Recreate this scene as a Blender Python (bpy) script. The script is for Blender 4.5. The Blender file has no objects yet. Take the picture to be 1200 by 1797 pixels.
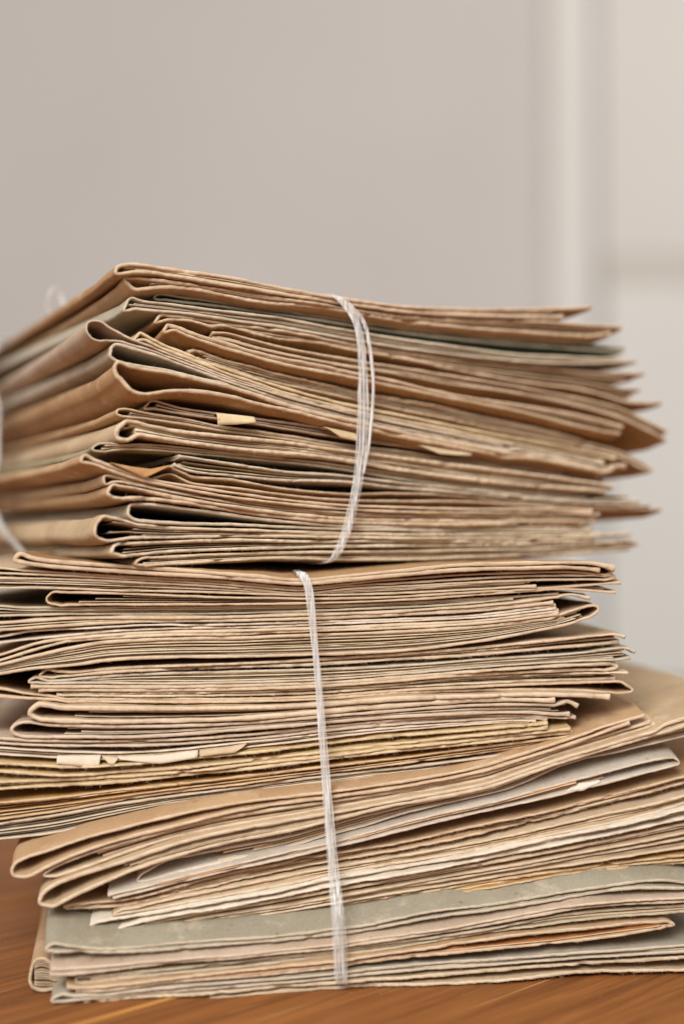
import bpy, math, random
import numpy as np

# ------------------------------------------------------------------ camera, world, lights
scene = bpy.context.scene
COL = scene.collection
HC = 0.1766                       # lens height above the table top (m)
PITCH = math.radians(1.18)
F = 50.0 / 36.0 * 1797.0          # focal length in photograph pixels
cam_d = bpy.data.cameras.new('camera')
cam_d.lens = 50.0
cam_d.sensor_fit = 'VERTICAL'
cam_d.sensor_height = 36.0
cam_d.clip_start = 0.01
cam_d.clip_end = 50.0
cam_d.dof.use_dof = True
cam_d.dof.focus_distance = 0.578
cam_d.dof.aperture_fstop = 2.3
cam = bpy.data.objects.new('camera', cam_d)
cam.location = (0, 0, HC)
cam.rotation_euler = (math.pi / 2 + PITCH, 0, 0)
COL.objects.link(cam)
scene.camera = cam

world = bpy.data.worlds.new('World')
scene.world = world
world.use_nodes = True
bg = world.node_tree.nodes['Background']
bg.inputs[0].default_value = (1.0, 0.965, 0.925, 1)
bg.inputs[1].default_value = 0.41


def area(name, loc, target, size, power, color):
    d = bpy.data.lights.new(name, 'AREA')
    d.shape = 'RECTANGLE'
    d.size, d.size_y = size
    d.energy = power
    d.color = color
    o = bpy.data.objects.new(name, d)
    o.location = loc
    dx, dy, dz = (target[i] - loc[i] for i in range(3))
    o.rotation_euler = (math.atan2(math.hypot(dx, dy), -dz), 0, math.atan2(dy, dx) - math.pi / 2)
    COL.objects.link(o)
    return o


area('window_light', (-0.55, -0.95, 1.30), (0.0, 0.6, 0.12), (1.1, 1.1), 47, (1.0, 0.975, 0.945))
area('added_wall_light', (1.5, 0.9, 1.5), (0.1, 2.3, 0.35), (1.0, 1.2), 15, (1.0, 0.985, 0.97))  # added lamp that brightens the back wall and falls off to the left

scene.view_settings.view_transform = 'Standard'
scene.view_settings.look = 'None'
scene.view_settings.gamma = 1.0
scene.view_settings.exposure = 0.04
scene.view_settings.use_curve_mapping = False
scene.cycles.use_denoising = True
scene.cycles.max_bounces = 8

rng = np.random.default_rng(11)
random.seed(11)


# ------------------------------------------------------------------ small helpers
def lin(h):
    h = h.lstrip('#')
    c = [int(h[i:i + 2], 16) / 255 for i in (0, 2, 4)]
    return tuple(x / 12.92 if x <= 0.04045 else ((x + 0.055) / 1.055) ** 2.4 for x in c) + (1.0,)


def tag(o, label=None, cat=None, group=None, kind=None):
    for k, v in (('label', label), ('category', cat), ('group', group), ('kind', kind)):
        if v:
            o[k] = v
    return o


def empty(name, loc):
    o = bpy.data.objects.new(name, None)
    o.empty_display_size = 0.01
    o.location = loc
    COL.objects.link(o)
    return o


def mesh_obj(name, verts, faces, mats, parent=None, origin=None, color=None, mat_idx=None, smooth=None):
    verts = np.asarray(verts, dtype=float).reshape(-1, 3)
    if parent is not None:
        verts = verts - np.array(parent.location)
    elif origin is not None:
        verts = verts - np.array(origin)
    me = bpy.data.meshes.new(name)
    if isinstance(faces, np.ndarray):
        n = len(faces)
        me.vertices.add(len(verts))
        me.vertices.foreach_set('co', verts.ravel())
        me.loops.add(n * 4)
        me.loops.foreach_set('vertex_index', faces.ravel().astype(np.int32))
        me.polygons.add(n)
        me.polygons.foreach_set('loop_start', np.arange(0, n * 4, 4, dtype=np.int32))
        me.polygons.foreach_set('loop_total', np.full(n, 4, dtype=np.int32))
        if mat_idx is not None:
            me.polygons.foreach_set('material_index', np.asarray(mat_idx, dtype=np.int32))
        if smooth is not None:
            me.polygons.foreach_set('use_smooth', np.asarray(smooth, dtype=bool))
        me.update(calc_edges=True)
        me.validate()
    else:
        me.from_pydata([tuple(v) for v in verts], [], faces)
        if mat_idx is not None:
            for p, m in zip(me.polygons, mat_idx):
                p.material_index = m
        if smooth:
            for p in me.polygons:
                p.use_smooth = True
    for m in mats:
        me.materials.append(m)
    o = bpy.data.objects.new(name, me)
    if color is not None:
        o.color = color
    if parent is not None:
        o.parent = parent
    elif origin is not None:
        o.location = origin
    COL.objects.link(o)
    return o


def noise1(n, step, scale, r=rng):
    """smooth random curve of n samples spaced `step`, feature size `scale`, about -1..1"""
    k = max(4, int(n * step / scale) + 4)
    v = r.uniform(-1, 1, k)
    x = np.arange(n) * step / scale + r.uniform(0, 1)
    i = np.floor(x).astype(int)
    f = x - i
    f = f * f * (3 - 2 * f)
    return v[i % k] * (1 - f) + v[(i + 1) % k] * f


# ------------------------------------------------------------------ materials
def nodes_of(name):
    m = bpy.data.materials.new(name)
    m.use_nodes = True
    nt = m.node_tree
    return m, nt, nt.nodes, nt.links, nt.nodes['Principled BSDF']


def math_node(N, op, a=None, b=None):
    n = N.new('ShaderNodeMath')
    n.operation = op
    for i, v in enumerate((a, b)):
        if isinstance(v, (int, float)):
            n.inputs[i].default_value = v
    return n


def noise_node(N, Lk, vec, scale, detail=3, rough=0.55):
    n = N.new('ShaderNodeTexNoise')
    n.inputs['Scale'].default_value = scale
    n.inputs['Detail'].default_value = detail
    n.inputs['Roughness'].default_value = rough
    Lk.new(vec, n.inputs['Vector'])
    return n


def ramp(N, Lk, fac, p0, c0, p1, c1):
    r = N.new('ShaderNodeValToRGB')
    r.color_ramp.elements[0].position = p0
    r.color_ramp.elements[0].color = c0
    r.color_ramp.elements[1].position = p1
    r.color_ramp.elements[1].color = c1
    Lk.new(fac, r.inputs[0])
    return r


def mixc(N, Lk, fac, a, b, mode='MIX'):
    m = N.new('ShaderNodeMix')
    m.data_type = 'RGBA'
    m.blend_type = mode
    for sock, v in ((m.inputs[0], fac), (m.inputs[6], a), (m.inputs[7], b)):
        if isinstance(v, (int, float)):
            sock.default_value = v
        elif isinstance(v, tuple):
            sock.default_value = v
        else:
            Lk.new(v, sock)
    return m.outputs[2]


def g(v):
    return (v, v, v, 1)


def paper_material(name, edge=False, rough=0.85, bump=0.25):
    m, nt, N, Lk, P = nodes_of(name)
    oi = N.new('ShaderNodeObjectInfo')
    geo = N.new('ShaderNodeNewGeometry')
    add = N.new('ShaderNodeVectorMath')
    add.operation = 'ADD'
    mul = N.new('ShaderNodeMath')
    mul.operation = 'MULTIPLY'
    mul.inputs[1].default_value = 7.3
    Lk.new(oi.outputs['Random'], mul.inputs[0])
    Lk.new(geo.outputs['Position'], add.inputs[0])
    Lk.new(mul.outputs[0], add.inputs[1])
    vec = add.outputs[0]
    big = noise_node(N, Lk, vec, 28, 4, 0.6)
    fine = noise_node(N, Lk, vec, 900, 3, 0.6)
    col = oi.outputs['Color']
    if edge:
        # raw, furry edge: paler core, laminated streaks that run along the sheet
        col = mixc(N, Lk, 0.55, col, lin('#e2d1b9'))
        mp = N.new('ShaderNodeMapping')
        mp.inputs['Scale'].default_value = (60, 60, 1500)
        Lk.new(vec, mp.inputs[0])
        st = noise_node(N, Lk, mp.outputs[0], 1.0, 3, 0.65)
        stc = ramp(N, Lk, st.outputs['Fac'], 0.28, g(0.76), 0.58, g(1.06))
        col = mixc(N, Lk, 0.9, col, stc.outputs[0], 'MULTIPLY')
        pt = noise_node(N, Lk, vec, 130, 3, 0.6)
        ptc = ramp(N, Lk, pt.outputs['Fac'], 0.28, (0.84, 0.76, 0.67, 1), 0.52, (1.03, 1.02, 1.01, 1))
        col = mixc(N, Lk, 0.85, col, ptc.outputs[0], 'MULTIPLY')
    else:
        bigc = ramp(N, Lk, big.outputs['Fac'], 0.32, (0.80, 0.73, 0.66, 1), 0.66, (1.07, 1.06, 1.04, 1))
        col = mixc(N, Lk, 0.85, col, bigc.outputs[0], 'MULTIPLY')
        fc = ramp(N, Lk, fine.outputs['Fac'], 0.3, g(0.88), 0.7, g(1.06))
        col = mixc(N, Lk, 0.8, col, fc.outputs[0], 'MULTIPLY')
        sp = noise_node(N, Lk, vec, 260, 2, 0.5)
        spc = ramp(N, Lk, sp.outputs['Fac'], 0.24, (0.60, 0.50, 0.40, 1), 0.33, g(1))
        col = mixc(N, Lk, 0.6, col, spc.outputs[0], 'MULTIPLY')
    if not edge:
        scf = noise_node(N, Lk, vec, 75, 6, 0.72)
        scc = ramp(N, Lk, scf.outputs['Fac'], 0.56, g(0), 0.74, g(0.55)).outputs[0]
        col = mixc(N, Lk, scc, col, lin('#dccab0'))
    Lk.new(col, P.inputs['Base Color'])
    P.inputs['Roughness'].default_value = rough
    P.inputs['Specular IOR Level'].default_value = 0.25
    b = N.new('ShaderNodeBump')
    b.inputs['Strength'].default_value = bump
    b.inputs['Distance'].default_value = 0.0004
    Lk.new(fine.outputs['Fac'], b.inputs['Height'])
    b2 = N.new('ShaderNodeBump')
    b2.inputs['Strength'].default_value = 0.5
    b2.inputs['Distance'].default_value = 0.0012
    wr = noise_node(N, Lk, vec, 55, 3, 0.55)
    Lk.new(wr.outputs['Fac'], b2.inputs['Height'])
    Lk.new(b2.outputs[0], b.inputs['Normal'])
    Lk.new(b.outputs[0], P.inputs['Normal'])
    return m


M_COVER = paper_material('card_cover', False, 0.82, 0.35)
M_EDGE = paper_material('raw_paper_edge', True, 0.95, 0.6)
M_SHEET = paper_material('old_paper', False, 0.9, 0.2)


def twine_material():
    m, nt, N, Lk, P = nodes_of('clear_plastic_twine')
    P.inputs['Base Color'].default_value = (0.93, 0.92, 0.90, 1)
    P.inputs['Roughness'].default_value = 0.10
    P.inputs['Specular IOR Level'].default_value = 1.0
    P.inputs['IOR'].default_value = 1.3
    tr = N.new('ShaderNodeBsdfTransparent')
    mx = N.new('ShaderNodeMixShader')
    geo = N.new('ShaderNodeNewGeometry')
    mp = N.new('ShaderNodeMapping')
    mp.inputs['Scale'].default_value = (1500, 300, 55)
    Lk.new(geo.outputs['Position'], mp.inputs[0])
    st = noise_node(N, Lk, mp.outputs[0], 1.0, 2, 0.6)
    rp = ramp(N, Lk, st.outputs['Fac'], 0.40, g(0.12), 0.56, g(0.80))
    Lk.new(rp.outputs[0], mx.inputs[0])
    out = N['Material Output']
    Lk.new(P.outputs[0], mx.inputs[1])
    Lk.new(tr.outputs[0], mx.inputs[2])
    Lk.new(mx.outputs[0], out.inputs['Surface'])
    return m


M_TWINE = twine_material()


def wood_material():
    m, nt, N, Lk, P = nodes_of('varnished_wood')
    tc = N.new('ShaderNodeTexCoord')
    oi = N.new('ShaderNodeObjectInfo')
    mul = math_node(N, 'MULTIPLY', None, 13.0)
    Lk.new(oi.outputs['Random'], mul.inputs[0])
    add = N.new('ShaderNodeVectorMath')
    add.operation = 'ADD'
    Lk.new(tc.outputs['Object'], add.inputs[0])
    Lk.new(mul.outputs[0], add.inputs[1])
    mp = N.new('ShaderNodeMapping')
    mp.inputs['Scale'].default_value = (5, 120, 120)
    Lk.new(add.outputs[0], mp.inputs[0])
    grain = noise_node(N, Lk, mp.outputs[0], 1.0, 6, 0.62)
    mp2 = N.new('ShaderNodeMapping')
    mp2.inputs['Scale'].default_value = (22, 420, 420)
    Lk.new(add.outputs[0], mp2.inputs[0])
    fib = noise_node(N, Lk, mp2.outputs[0], 1.0, 4, 0.6)
    c = ramp(N, Lk, grain.outputs['Fac'], 0.28, lin('#6f401d'), 0.72, lin('#a66a35')).outputs[0]
    fc = ramp(N, Lk, fib.outputs['Fac'], 0.33, g(0.78), 0.58, g(1.06)).outputs[0]
    c = mixc(N, Lk, 0.85, c, fc, 'MULTIPLY')
    # pale scratches along the grain, a few specks
    mp3 = N.new('ShaderNodeMapping')
    mp3.inputs['Scale'].default_value = (9, 520, 520)
    mp3.inputs['Rotation'].default_value = (0, 0, math.radians(2.5))
    Lk.new(add.outputs[0], mp3.inputs[0])
    scr = noise_node(N, Lk, mp3.outputs[0], 1.0, 2, 0.5)
    sc = ramp(N, Lk, scr.outputs['Fac'], 0.66, g(0), 0.73, g(0.6)).outputs[0]
    c = mixc(N, Lk, sc, c, lin('#d9a56a'))
    spk = noise_node(N, Lk, add.outputs[0], 420, 2, 0.5)
    sk = ramp(N, Lk, spk.outputs['Fac'], 0.73, g(0), 0.78, g(0.55)).outputs[0]
    c = mixc(N, Lk, sk, c, lin('#d8b68c'))
    Lk.new(c, P.inputs['Base Color'])
    rr = ramp(N, Lk, fib.outputs['Fac'], 0.3, g(0.50), 0.7, g(0.64))
    P.inputs['Specular IOR Level'].default_value = 0.3
    Lk.new(rr.outputs[0], P.inputs['Roughness'])
    b = N.new('ShaderNodeBump')
    b.inputs['Strength'].default_value = 0.25
    b.inputs['Distance'].default_value = 0.0005
    Lk.new(fib.outputs['Fac'], b.inputs['Height'])
    Lk.new(b.outputs[0], P.inputs['Normal'])
    return m


M_WOOD = wood_material()


def plain_material(name, colour, rough, var=0.05, scale=6):
    m, nt, N, Lk, P = nodes_of(name)
    geo = N.new('ShaderNodeNewGeometry')
    n = noise_node(N, Lk, geo.outputs['Position'], scale, 4)
    c = ramp(N, Lk, n.outputs['Fac'], 0.3, g(1 - var), 0.7, g(1 + var)).outputs[0]
    c = mixc(N, Lk, 1.0, lin(colour), c, 'MULTIPLY')
    Lk.new(c, P.inputs['Base Color'])
    P.inputs['Roughness'].default_value = rough
    return m


M_WALL = plain_material('wall_paint', '#c7c1bc', 0.9, 0.03, 3)
M_WHITE = plain_material('white_paint', '#d6d2cc', 0.6, 0.02, 3)
M_PANEL = plain_material('off_white_panel', '#d0cbc5', 0.6, 0.02, 3)
M_GREY = plain_material('door_shade_tone', '#c4bdb4', 0.7, 0.03, 5)  # shade of the band across the door, put into its colour
M_DARK = plain_material('plinth_shade', '#6f675f', 0.8, 0.03, 5)  # shadow low on the door, put into a dark colour
M_FILL = plain_material('pale_joint_filler', '#c98f4a', 0.6, 0.12, 60)


# ------------------------------------------------------------------ pixel -> place
RIGHT = np.array([1.0, 0, 0])
FWD = np.array([0, math.cos(PITCH), math.sin(PITCH)])
UP = np.array([0, -math.sin(PITCH), math.cos(PITCH)])
EYE = np.array([0, 0, HC])


def ray(x, y):
    return FWD + RIGHT * ((x - 600.0) / F) + UP * ((898.5 - y) / F)


class Face:
    """the vertical front plane of a bundle: a near corner, a direction and the way back"""
    def __init__(self, px, depth, deg):
        self.p0 = np.array([(px - 600.0) / F * depth, depth, 0.0])
        a = math.radians(deg)
        self.d = np.array([math.cos(a), math.sin(a), 0])
        self.b = np.array([-math.sin(a), math.cos(a), 0])

    def uz(self, x, y, v=0.0):
        r = ray(x, y)
        o = self.p0 + v * self.b
        t = np.dot(o - EYE, self.b) / np.dot(r, self.b)
        p = EYE + r * t
        return np.array([np.dot(p - self.p0, self.d), p[2]])

    def at(self, u, v, z):
        return self.p0 + u * self.d + v * self.b + np.array([0, 0, z])


UPPER = Face(215, 0.560, 24.0)
LOWER = Face(85, 0.569, 4.5)
MIDDLE = Face(85, 0.560, 7.0)
BOTTOM = Face(85, 0.545, 9.0)


def pts(s):
    return [tuple(float(q) for q in p.split(',')) for p in s.split()]


def extend(p):
    p = list(p)
    if p[0][0] <= 2:
        s = (p[1][1] - p[0][1]) / max(1, p[1][0] - p[0][0])
        p.insert(0, (-75, p[0][1] - 75 * s * 0.8))
    if p[-1][0] >= 1196:
        s = (p[-1][1] - p[-2][1]) / max(1, p[-1][0] - p[-2][0])
        p.append((1300, p[-1][1] + 100 * s))
    return p


def spline(P, step):
    """Catmull-Rom through the points, resampled at even arc length"""
    P = np.asarray(P, dtype=float)
    if len(P) < 2:
        return P
    d = np.sqrt(np.linalg.norm(np.diff(P, axis=0), axis=1)) + 1e-9
    t = np.concatenate([[0], np.cumsum(d)])
    m = np.zeros_like(P)
    m[1:-1] = (P[2:] - P[:-2]) / (t[2:] - t[:-2])[:, None]
    m[0] = (P[1] - P[0]) / (t[1] - t[0])
    m[-1] = (P[-1] - P[-2]) / (t[-1] - t[-2])
    out = []
    for i in range(len(P) - 1):
        h = t[i + 1] - t[i]
        k = max(3, int(np.linalg.norm(P[i + 1] - P[i]) / step * 2))
        s = np.linspace(0, 1, k, endpoint=False)[:, None]
        out.append((2 * s**3 - 3 * s**2 + 1) * P[i] + (s**3 - 2 * s**2 + s) * h * m[i]
                   + (-2 * s**3 + 3 * s**2) * P[i + 1] + (s**3 - s**2) * h * m[i + 1])
    out.append(P[-1:])
    Q = np.concatenate(out)
    L = np.concatenate([[0], np.cumsum(np.linalg.norm(np.diff(Q, axis=0), axis=1))])
    n = max(4, int(L[-1] / step))
    w = np.linspace(0, L[-1], n)
    return np.stack([np.interp(w, L, Q[:, 0]), np.interp(w, L, Q[:, 1])], axis=1)


# ------------------------------------------------------------------ one sheet of card or paper
def leaf(name, face, prof, parent, color, th, setback, depth, step, torn=1.0, wob=1.0,
         slope=0.0, w0=0.015, yaw=0.0, rows=(0.0012, 0.005, 0.02, 0.09), worn=0.0009, mat=None, seed_r=rng, relax=None, fuzz=0):
    n = len(prof)
    r = seed_r
    z = prof[:, 1] + wob * (0.00020 * noise1(n, step, 0.030, r) + 0.00006 * noise1(n, step, 0.006, r)
                            + 0.00003 * noise1(n, step, 0.0018, r))
    u = prof[:, 0]
    du = np.gradient(u)
    dz = np.gradient(z)
    # the normal is taken from a smoothed tangent so thickness does not fold over itself
    k = np.ones(5) / 5
    du = np.convolve(np.pad(du, 2, 'edge'), k, 'valid')
    dz = np.convolve(np.pad(dz, 2, 'edge'), k, 'valid')
    ln = np.hypot(du, dz) + 1e-12
    nu, nz = -dz / ln, du / ln
    t = th * (1 + 0.20 * noise1(n, step, 0.009, r) + 0.06 * noise1(n, step, 0.0022, r))
    dist = np.arange(n) * step
    t = t * (1 + 0.7 * np.exp(-dist / 0.0022) + 0.7 * np.exp(-dist[::-1] / 0.0022))
    e = setback + torn * (0.0009 * noise1(n, step, 0.03, r) + 0.00030 * noise1(n, step, 0.006, r)
                          + 0.00020 * noise1(n, step, 0.0018, r))
    # a few nicks and tears
    arc = np.arange(n) * step
    for _ in range(int(arc[-1] / 0.17 * torn + r.uniform(0, 1))):
        c0 = r.uniform(0, arc[-1])
        e = e + r.uniform(0.0003, 0.0013) * torn * np.exp(-((arc - c0) / r.uniform(0.0008, 0.0035)) ** 2)
    tm = float(np.mean(th))
    tw = np.concatenate([[0.30 * tm], np.array(rows), [depth]])
    ring_w = np.concatenate([tw[::-1], [0.0, 0.0], tw])
    ring_o = np.concatenate([np.full(len(tw), 0.5), [0.26, -0.26], np.full(len(tw), -0.5)])
    R = len(ring_w)
    bx, by = face.b[0], face.b[1]
    cy, sy = math.cos(yaw), math.sin(yaw)
    b2 = np.array([bx * cy - by * sy, bx * sy + by * cy, 0])
    V = np.empty((n, R, 3))
    for j in range(R):
        w = ring_w[j]
        # the torn edge relaxes to a straight run deeper in
        ee = setback + (e - setback) * math.exp(-w / 0.004)
        jit = 0.0
        if w == 0.0:
            jit = th * 0.06 * noise1(n, step, 0.0016, r)
        o = ring_o[j] * t
        rise = slope * w0 * (1 - math.exp(-w / w0))
        uu = u + nu * o
        zz = z + nz * o + rise + jit
        if w >= 0.004 and tm > 0.0006:
            zz = zz + wob * 0.00045 * noise1(n, step, 0.025, r)
            uu = uu + wob * 0.0004 * noise1(n, step, 0.01, r)
        if relax is not None:
            zz = zz + relax(u) * (1 - math.exp(-w / 0.07))
        vv = ee + jit * 0.8
        V[:, j, :] = (face.p0 + uu[:, None] * face.d + vv[:, None] * face.b + w * b2)
        V[:, j, 2] = zz
    idx = np.arange(n * R).reshape(n, R)
    jn = np.roll(np.arange(R), -1)
    A = idx[:-1][:, :]
    B = idx[1:][:, :]
    faces = np.stack([A, A[:, jn], B[:, jn], B], axis=2).reshape(-1, 4)
    lw = np.maximum(ring_w, ring_w[jn])
    lw[R - 1] = 1.0
    is_edge = (lw <= worn + 1e-9)
    back = np.zeros(R, bool)
    back[R - 1] = True
    mi = np.tile(np.where(is_edge | back, 1, 0), n - 1)
    sm = np.tile(~back, n - 1)
    caps = []
    h = R // 2
    for row, flip in ((idx[0], False), (idx[-1], True)):
        for j in range(h - 1):
            q = [row[j], row[R - 1 - j], row[R - 2 - j], row[j + 1]]
            caps.append(q[::-1] if flip else q)
    faces = np.concatenate([faces, np.array(caps)])
    mi = np.concatenate([mi, np.ones(len(caps), int)])
    sm = np.concatenate([sm, np.zeros(len(caps), bool)])
    allv = V.reshape(-1, 3)
    if fuzz > 0:
        m = int(arc[-1] / 0.001 * fuzz)
        i0 = r.integers(0, n, m)
        j0 = r.integers(h - 2, h + 2, m)
        root_ = V[i0, j0, :]
        up = r.uniform(-1, 1, m) * 0.8 + np.where(j0 < h, 0.5, -0.5)
        dirs = (face.d[None] * r.uniform(-1, 1, m)[:, None] - face.b[None] * r.uniform(0.1, 0.9, m)[:, None])
        dirs[:, 2] += up
        dirs /= np.linalg.norm(dirs, axis=1)[:, None]
        bend = np.stack([r.normal(0, 0.5, m), r.normal(0, 0.3, m), r.normal(0, 0.5, m)], axis=1)
        ln_ = (0.0004 + (0.0006 + 0.0003 * torn) * r.uniform(0, 1, m) ** 2)[:, None]
        wd = np.cross(dirs, face.b[None])
        wd /= np.linalg.norm(wd, axis=1)[:, None] + 1e-9
        wd *= 0.000028
        p1 = root_ + dirs * ln_ * 0.55
        p2 = p1 + (dirs + bend) * ln_ * 0.5
        hv = np.stack([root_ - wd, root_ + wd, p1 + wd * 0.8, p1 - wd * 0.8, p2 + wd * 0.4, p2 - wd * 0.4], axis=1)
        b0 = len(allv) + np.arange(m)[:, None] * 6
        hf = np.concatenate([b0 + np.array([[0, 1, 2, 3]]), b0 + np.array([[3, 2, 4, 5]])])
        allv = np.concatenate([allv, hv.reshape(-1, 3)])
        faces = np.concatenate([faces, hf])
        mi = np.concatenate([mi, np.ones(len(hf), int)])
        sm = np.concatenate([sm, np.zeros(len(hf), bool)])
    return mesh_obj(name, allv, faces, [mat or M_COVER, M_EDGE], parent, None, color, mi, sm)


PAL = dict(
    kraft='#b6956f', brown='#b18e68', dark='#94704f', tan='#c0a07c', beige='#cbb597', sand='#c2aa8b',
    grey='#b5aa98', olive='#a59a80', green='#5f7567', greengrey='#b2aa9a', ochre='#bd9459', yellow='#c9ae7c',
    pink='#bda894', moss='#a19a88', palegrey='#c3baae', cream='#d9cbb0', white='#dfd7c9', pale='#d2c2a6', pinkwhite='#ddd1c3')
PAGES = ['#c9b190', '#c0a685', '#d1be9f', '#b79b78', '#c8b294', '#d6c8ae', '#ae8f6c', '#bca68a']
PAGES_PALE = ['#d9c9ab', '#e0d4bf', '#cfbb97', '#d5c2a0', '#dccfb8', '#c8b28c']
PAGES_GREY = ['#bdb09a', '#cbbfa8', '#b3a58d', '#c6b496', '#d3c8b4']
PAGES_OCHRE = ['#c2954f', '#c8a25f', '#b98a48', '#cfae74']
PAGES_RUST = ['#c99560', '#d9c3a0', '#c7ad88', '#b9804a', '#dccbb0', '#cfb48c']
PGS = dict(n=PAGES, p=PAGES_PALE, g=PAGES_GREY, o=PAGES_OCHRE, r=PAGES_RUST)

GRID = np.arange(-0.14, 0.36, 0.001)
ceiling = {}


def push_below(face_key, uz, gap):
    """keep a curve under the folder that lies on it"""
    c = ceiling.get(face_key)
    if c is None:
        return uz
    lim = np.interp(uz[:, 0], GRID, c)
    over = np.maximum(0, uz[:, 1] - (lim - gap))
    over = np.minimum(over, 0.004)
    if over.max() <= 0:
        return uz
    k = np.exp(-(np.arange(-12, 13) / 6.0) ** 2)
    k /= k.sum()
    sm = np.convolve(np.pad(over, 12, 'edge'), k, 'valid')
    out = uz.copy()
    out[:, 1] -= np.maximum(over, sm)
    return out


def lower_ceiling(face_key, uz, half):
    c = ceiling.get(face_key)
    if c is None:
        c = np.full(len(GRID), 9.0)
    o = np.argsort(uz[:, 0])
    z = np.interp(GRID, uz[o, 0], uz[o, 1] - half, left=9.0, right=9.0)
    ceiling[face_key] = np.minimum(c, z)


def worn_fold(P, at_fold, step, torn):
    """a fold that age has dented: small kinks that die away from the crease"""
    Q = spline(P, step)
    d = np.linalg.norm(Q - at_fold[None], axis=1)
    k = np.exp(-(d / 0.009) ** 2) * (0.35 + 0.25 * torn)
    Q = Q.copy()
    Q[:, 0] += k * (0.0007 * noise1(len(Q), step, 0.0034) + 0.0003 * noise1(len(Q), step, 0.0015))
    Q[:, 1] += k * (0.0004 * noise1(len(Q), step, 0.0034) + 0.0002 * noise1(len(Q), step, 0.0015))
    return Q


FACES = dict(U=UPPER, L=LOWER, M=MIDDLE, B=BOTTOM)
GROUPS = dict(U='card folders tied in the upper bundle', L='card folders in the top half of the lower bundle',
              M='card folders in the sagging middle of the lower bundle', B='card folders at the foot of the lower bundle')


def folder(fk, label, top, bot, fold='L', s=0.0, col='kraft', n=None, pg='n', th=1.3, torn=1.0,
           slope=None, w0=0.015, yaw=0.0, depth=None, inset=(0.0012, 0.010), only=None, sheet_s=(0.3, 3.5), rin=(0.0, 0.012), cat='folder', relax=None):
    """a card folder read off the photograph: the runs of its upper and its lower cover edge"""
    face = FACES[fk]
    sb = s / 1000.0
    th = th / 1000.0
    depth = depth or {'U': 0.315, 'L': 0.25, 'M': 0.23, 'B': 0.27}[fk]
    if slope is None:
        slope = {'U': -0.10, 'L': 0.05, 'M': 0.28, 'B': 0.15}[fk]
    step = 0.0008
    tp = extend(pts(top))
    bp = extend(pts(bot))
    T = spline([face.uz(x, y, sb) for x, y in tp], step)
    B = spline([face.uz(x, y, sb) for x, y in bp], step)
    T = push_below(fk, T, th * 0.5 + 0.0004)
    o = np.argsort(T[:, 0])
    lim = np.interp(B[:, 0], T[o, 0], T[o, 1])
    inside = (B[:, 0] > T[:, 0].min()) & (B[:, 0] < T[:, 0].max())
    B = B.copy()
    B[:, 1] = np.where(inside & (fold is None), np.minimum(B[:, 1], lim - th * 1.02), B[:, 1])
    if fold is not None:
        uL = max(T[0, 0], B[0, 0]) + 0.006 if fold == 'L' else -1
        uR = min(T[-1, 0], B[-1, 0]) - 0.006 if fold == 'R' else 9
        inn = inside & (B[:, 0] > uL) & (B[:, 0] < uR)
        B[:, 1] = np.where(inn, np.minimum(B[:, 1], lim - th * 1.02), B[:, 1])
    lower_ceiling(fk, T, th * 0.5)
    lower_ceiling(fk, B, th * 0.5)
    base = face.at(T[len(T) // 2, 0], sb + depth * 0.5, float(B[:, 1].min()) - th * 0.5)
    root = empty('document_folder', tuple(base))
    tag(root, label, cat, GROUPS[fk])
    c = lin(PAL[col])
    kw = dict(rows=(0.0012, 0.005, 0.014, 0.035, 0.08, 0.15), setback=sb, depth=depth, step=step, torn=torn, slope=slope, w0=w0, yaw=yaw, relax=relax, fuzz=0.6 * torn if torn < 1.9 else 2.2)
    if fold == 'L':
        leaf('cover', face, worn_fold(np.concatenate([T[::-1][:-1:6], B[::6]]), T[0], step, torn), root, c, th, **kw)
    elif fold == 'R':
        leaf('cover', face, worn_fold(np.concatenate([T[:-1:6], B[::-1][::6]]), T[-1], step, torn), root, c, th, **kw)
    else:
        if only != 'bot':
            leaf('cover', face, T, root, c, th, **kw)
        if only != 'top':
            leaf('cover', face, B, root, c, th, **kw)
    # the papers inside
    lo = max(T[:, 0].min(), B[:, 0].min())
    hi = min(T[:, 0].max(), B[:, 0].max())
    ug = np.arange(lo, hi, 0.0011)
    if len(ug) < 10:
        return root
    ob = np.argsort(B[:, 0])
    o = np.argsort(T[:, 0])
    zt = np.interp(ug, T[o, 0], T[o, 1]) - th * 0.5
    zb = np.interp(ug, B[ob, 0], B[ob, 1]) + th * 0.5
    room = float(np.median(zt - zb))
    if n is None:
        n = int(np.clip(round(room / 0.00085), 0, 9))
    if n <= 0 or room < 0.0004:
        return root
    if fk != 'U' or n >= 3:
        n = max(n, min(int(math.ceil(n * 1.6)), int(room / 0.00055)))
    pal = PGS[pg]
    for k in range(n):
        f = (k + 0.5) / n + rng.uniform(-0.15, 0.15) / n
        room_u = np.maximum(zt - zb, 0.0001)
        zz = zt - f * room_u
        a = rng.uniform(*inset) if fold == 'L' else rng.uniform(0, 0.004)
        b = rng.uniform(*inset) if fold == 'R' else rng.uniform(*rin)
        m = (ug > lo + a) & (ug < hi - b)
        if m.sum() < 12:
            continue
        t = min(rng.uniform(0.00022, 0.0009), max(0.00016, room / n * 0.80))
        sc = sb + rng.uniform(*sheet_s) / 1000.0
        cc = lin(pal[int(rng.integers(len(pal)))])
        spc = float(np.percentile(room_u[m], 25)) / n
        t = np.clip(np.minimum(t, room_u[m] / n * 0.78), 0.00010, None)
        leaf('sheet', face, np.stack([ug[m], zz[m]], axis=1), root, cc, t, sc, depth - 0.012, 0.0011,
             torn=0.6 * torn, wob=float(np.clip(spc / 0.0012, 0.1, 0.9)), slope=slope, w0=w0, yaw=yaw, rows=(0.0010, 0.006, 0.04), worn=0.0002, mat=M_SHEET)
    return root


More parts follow.
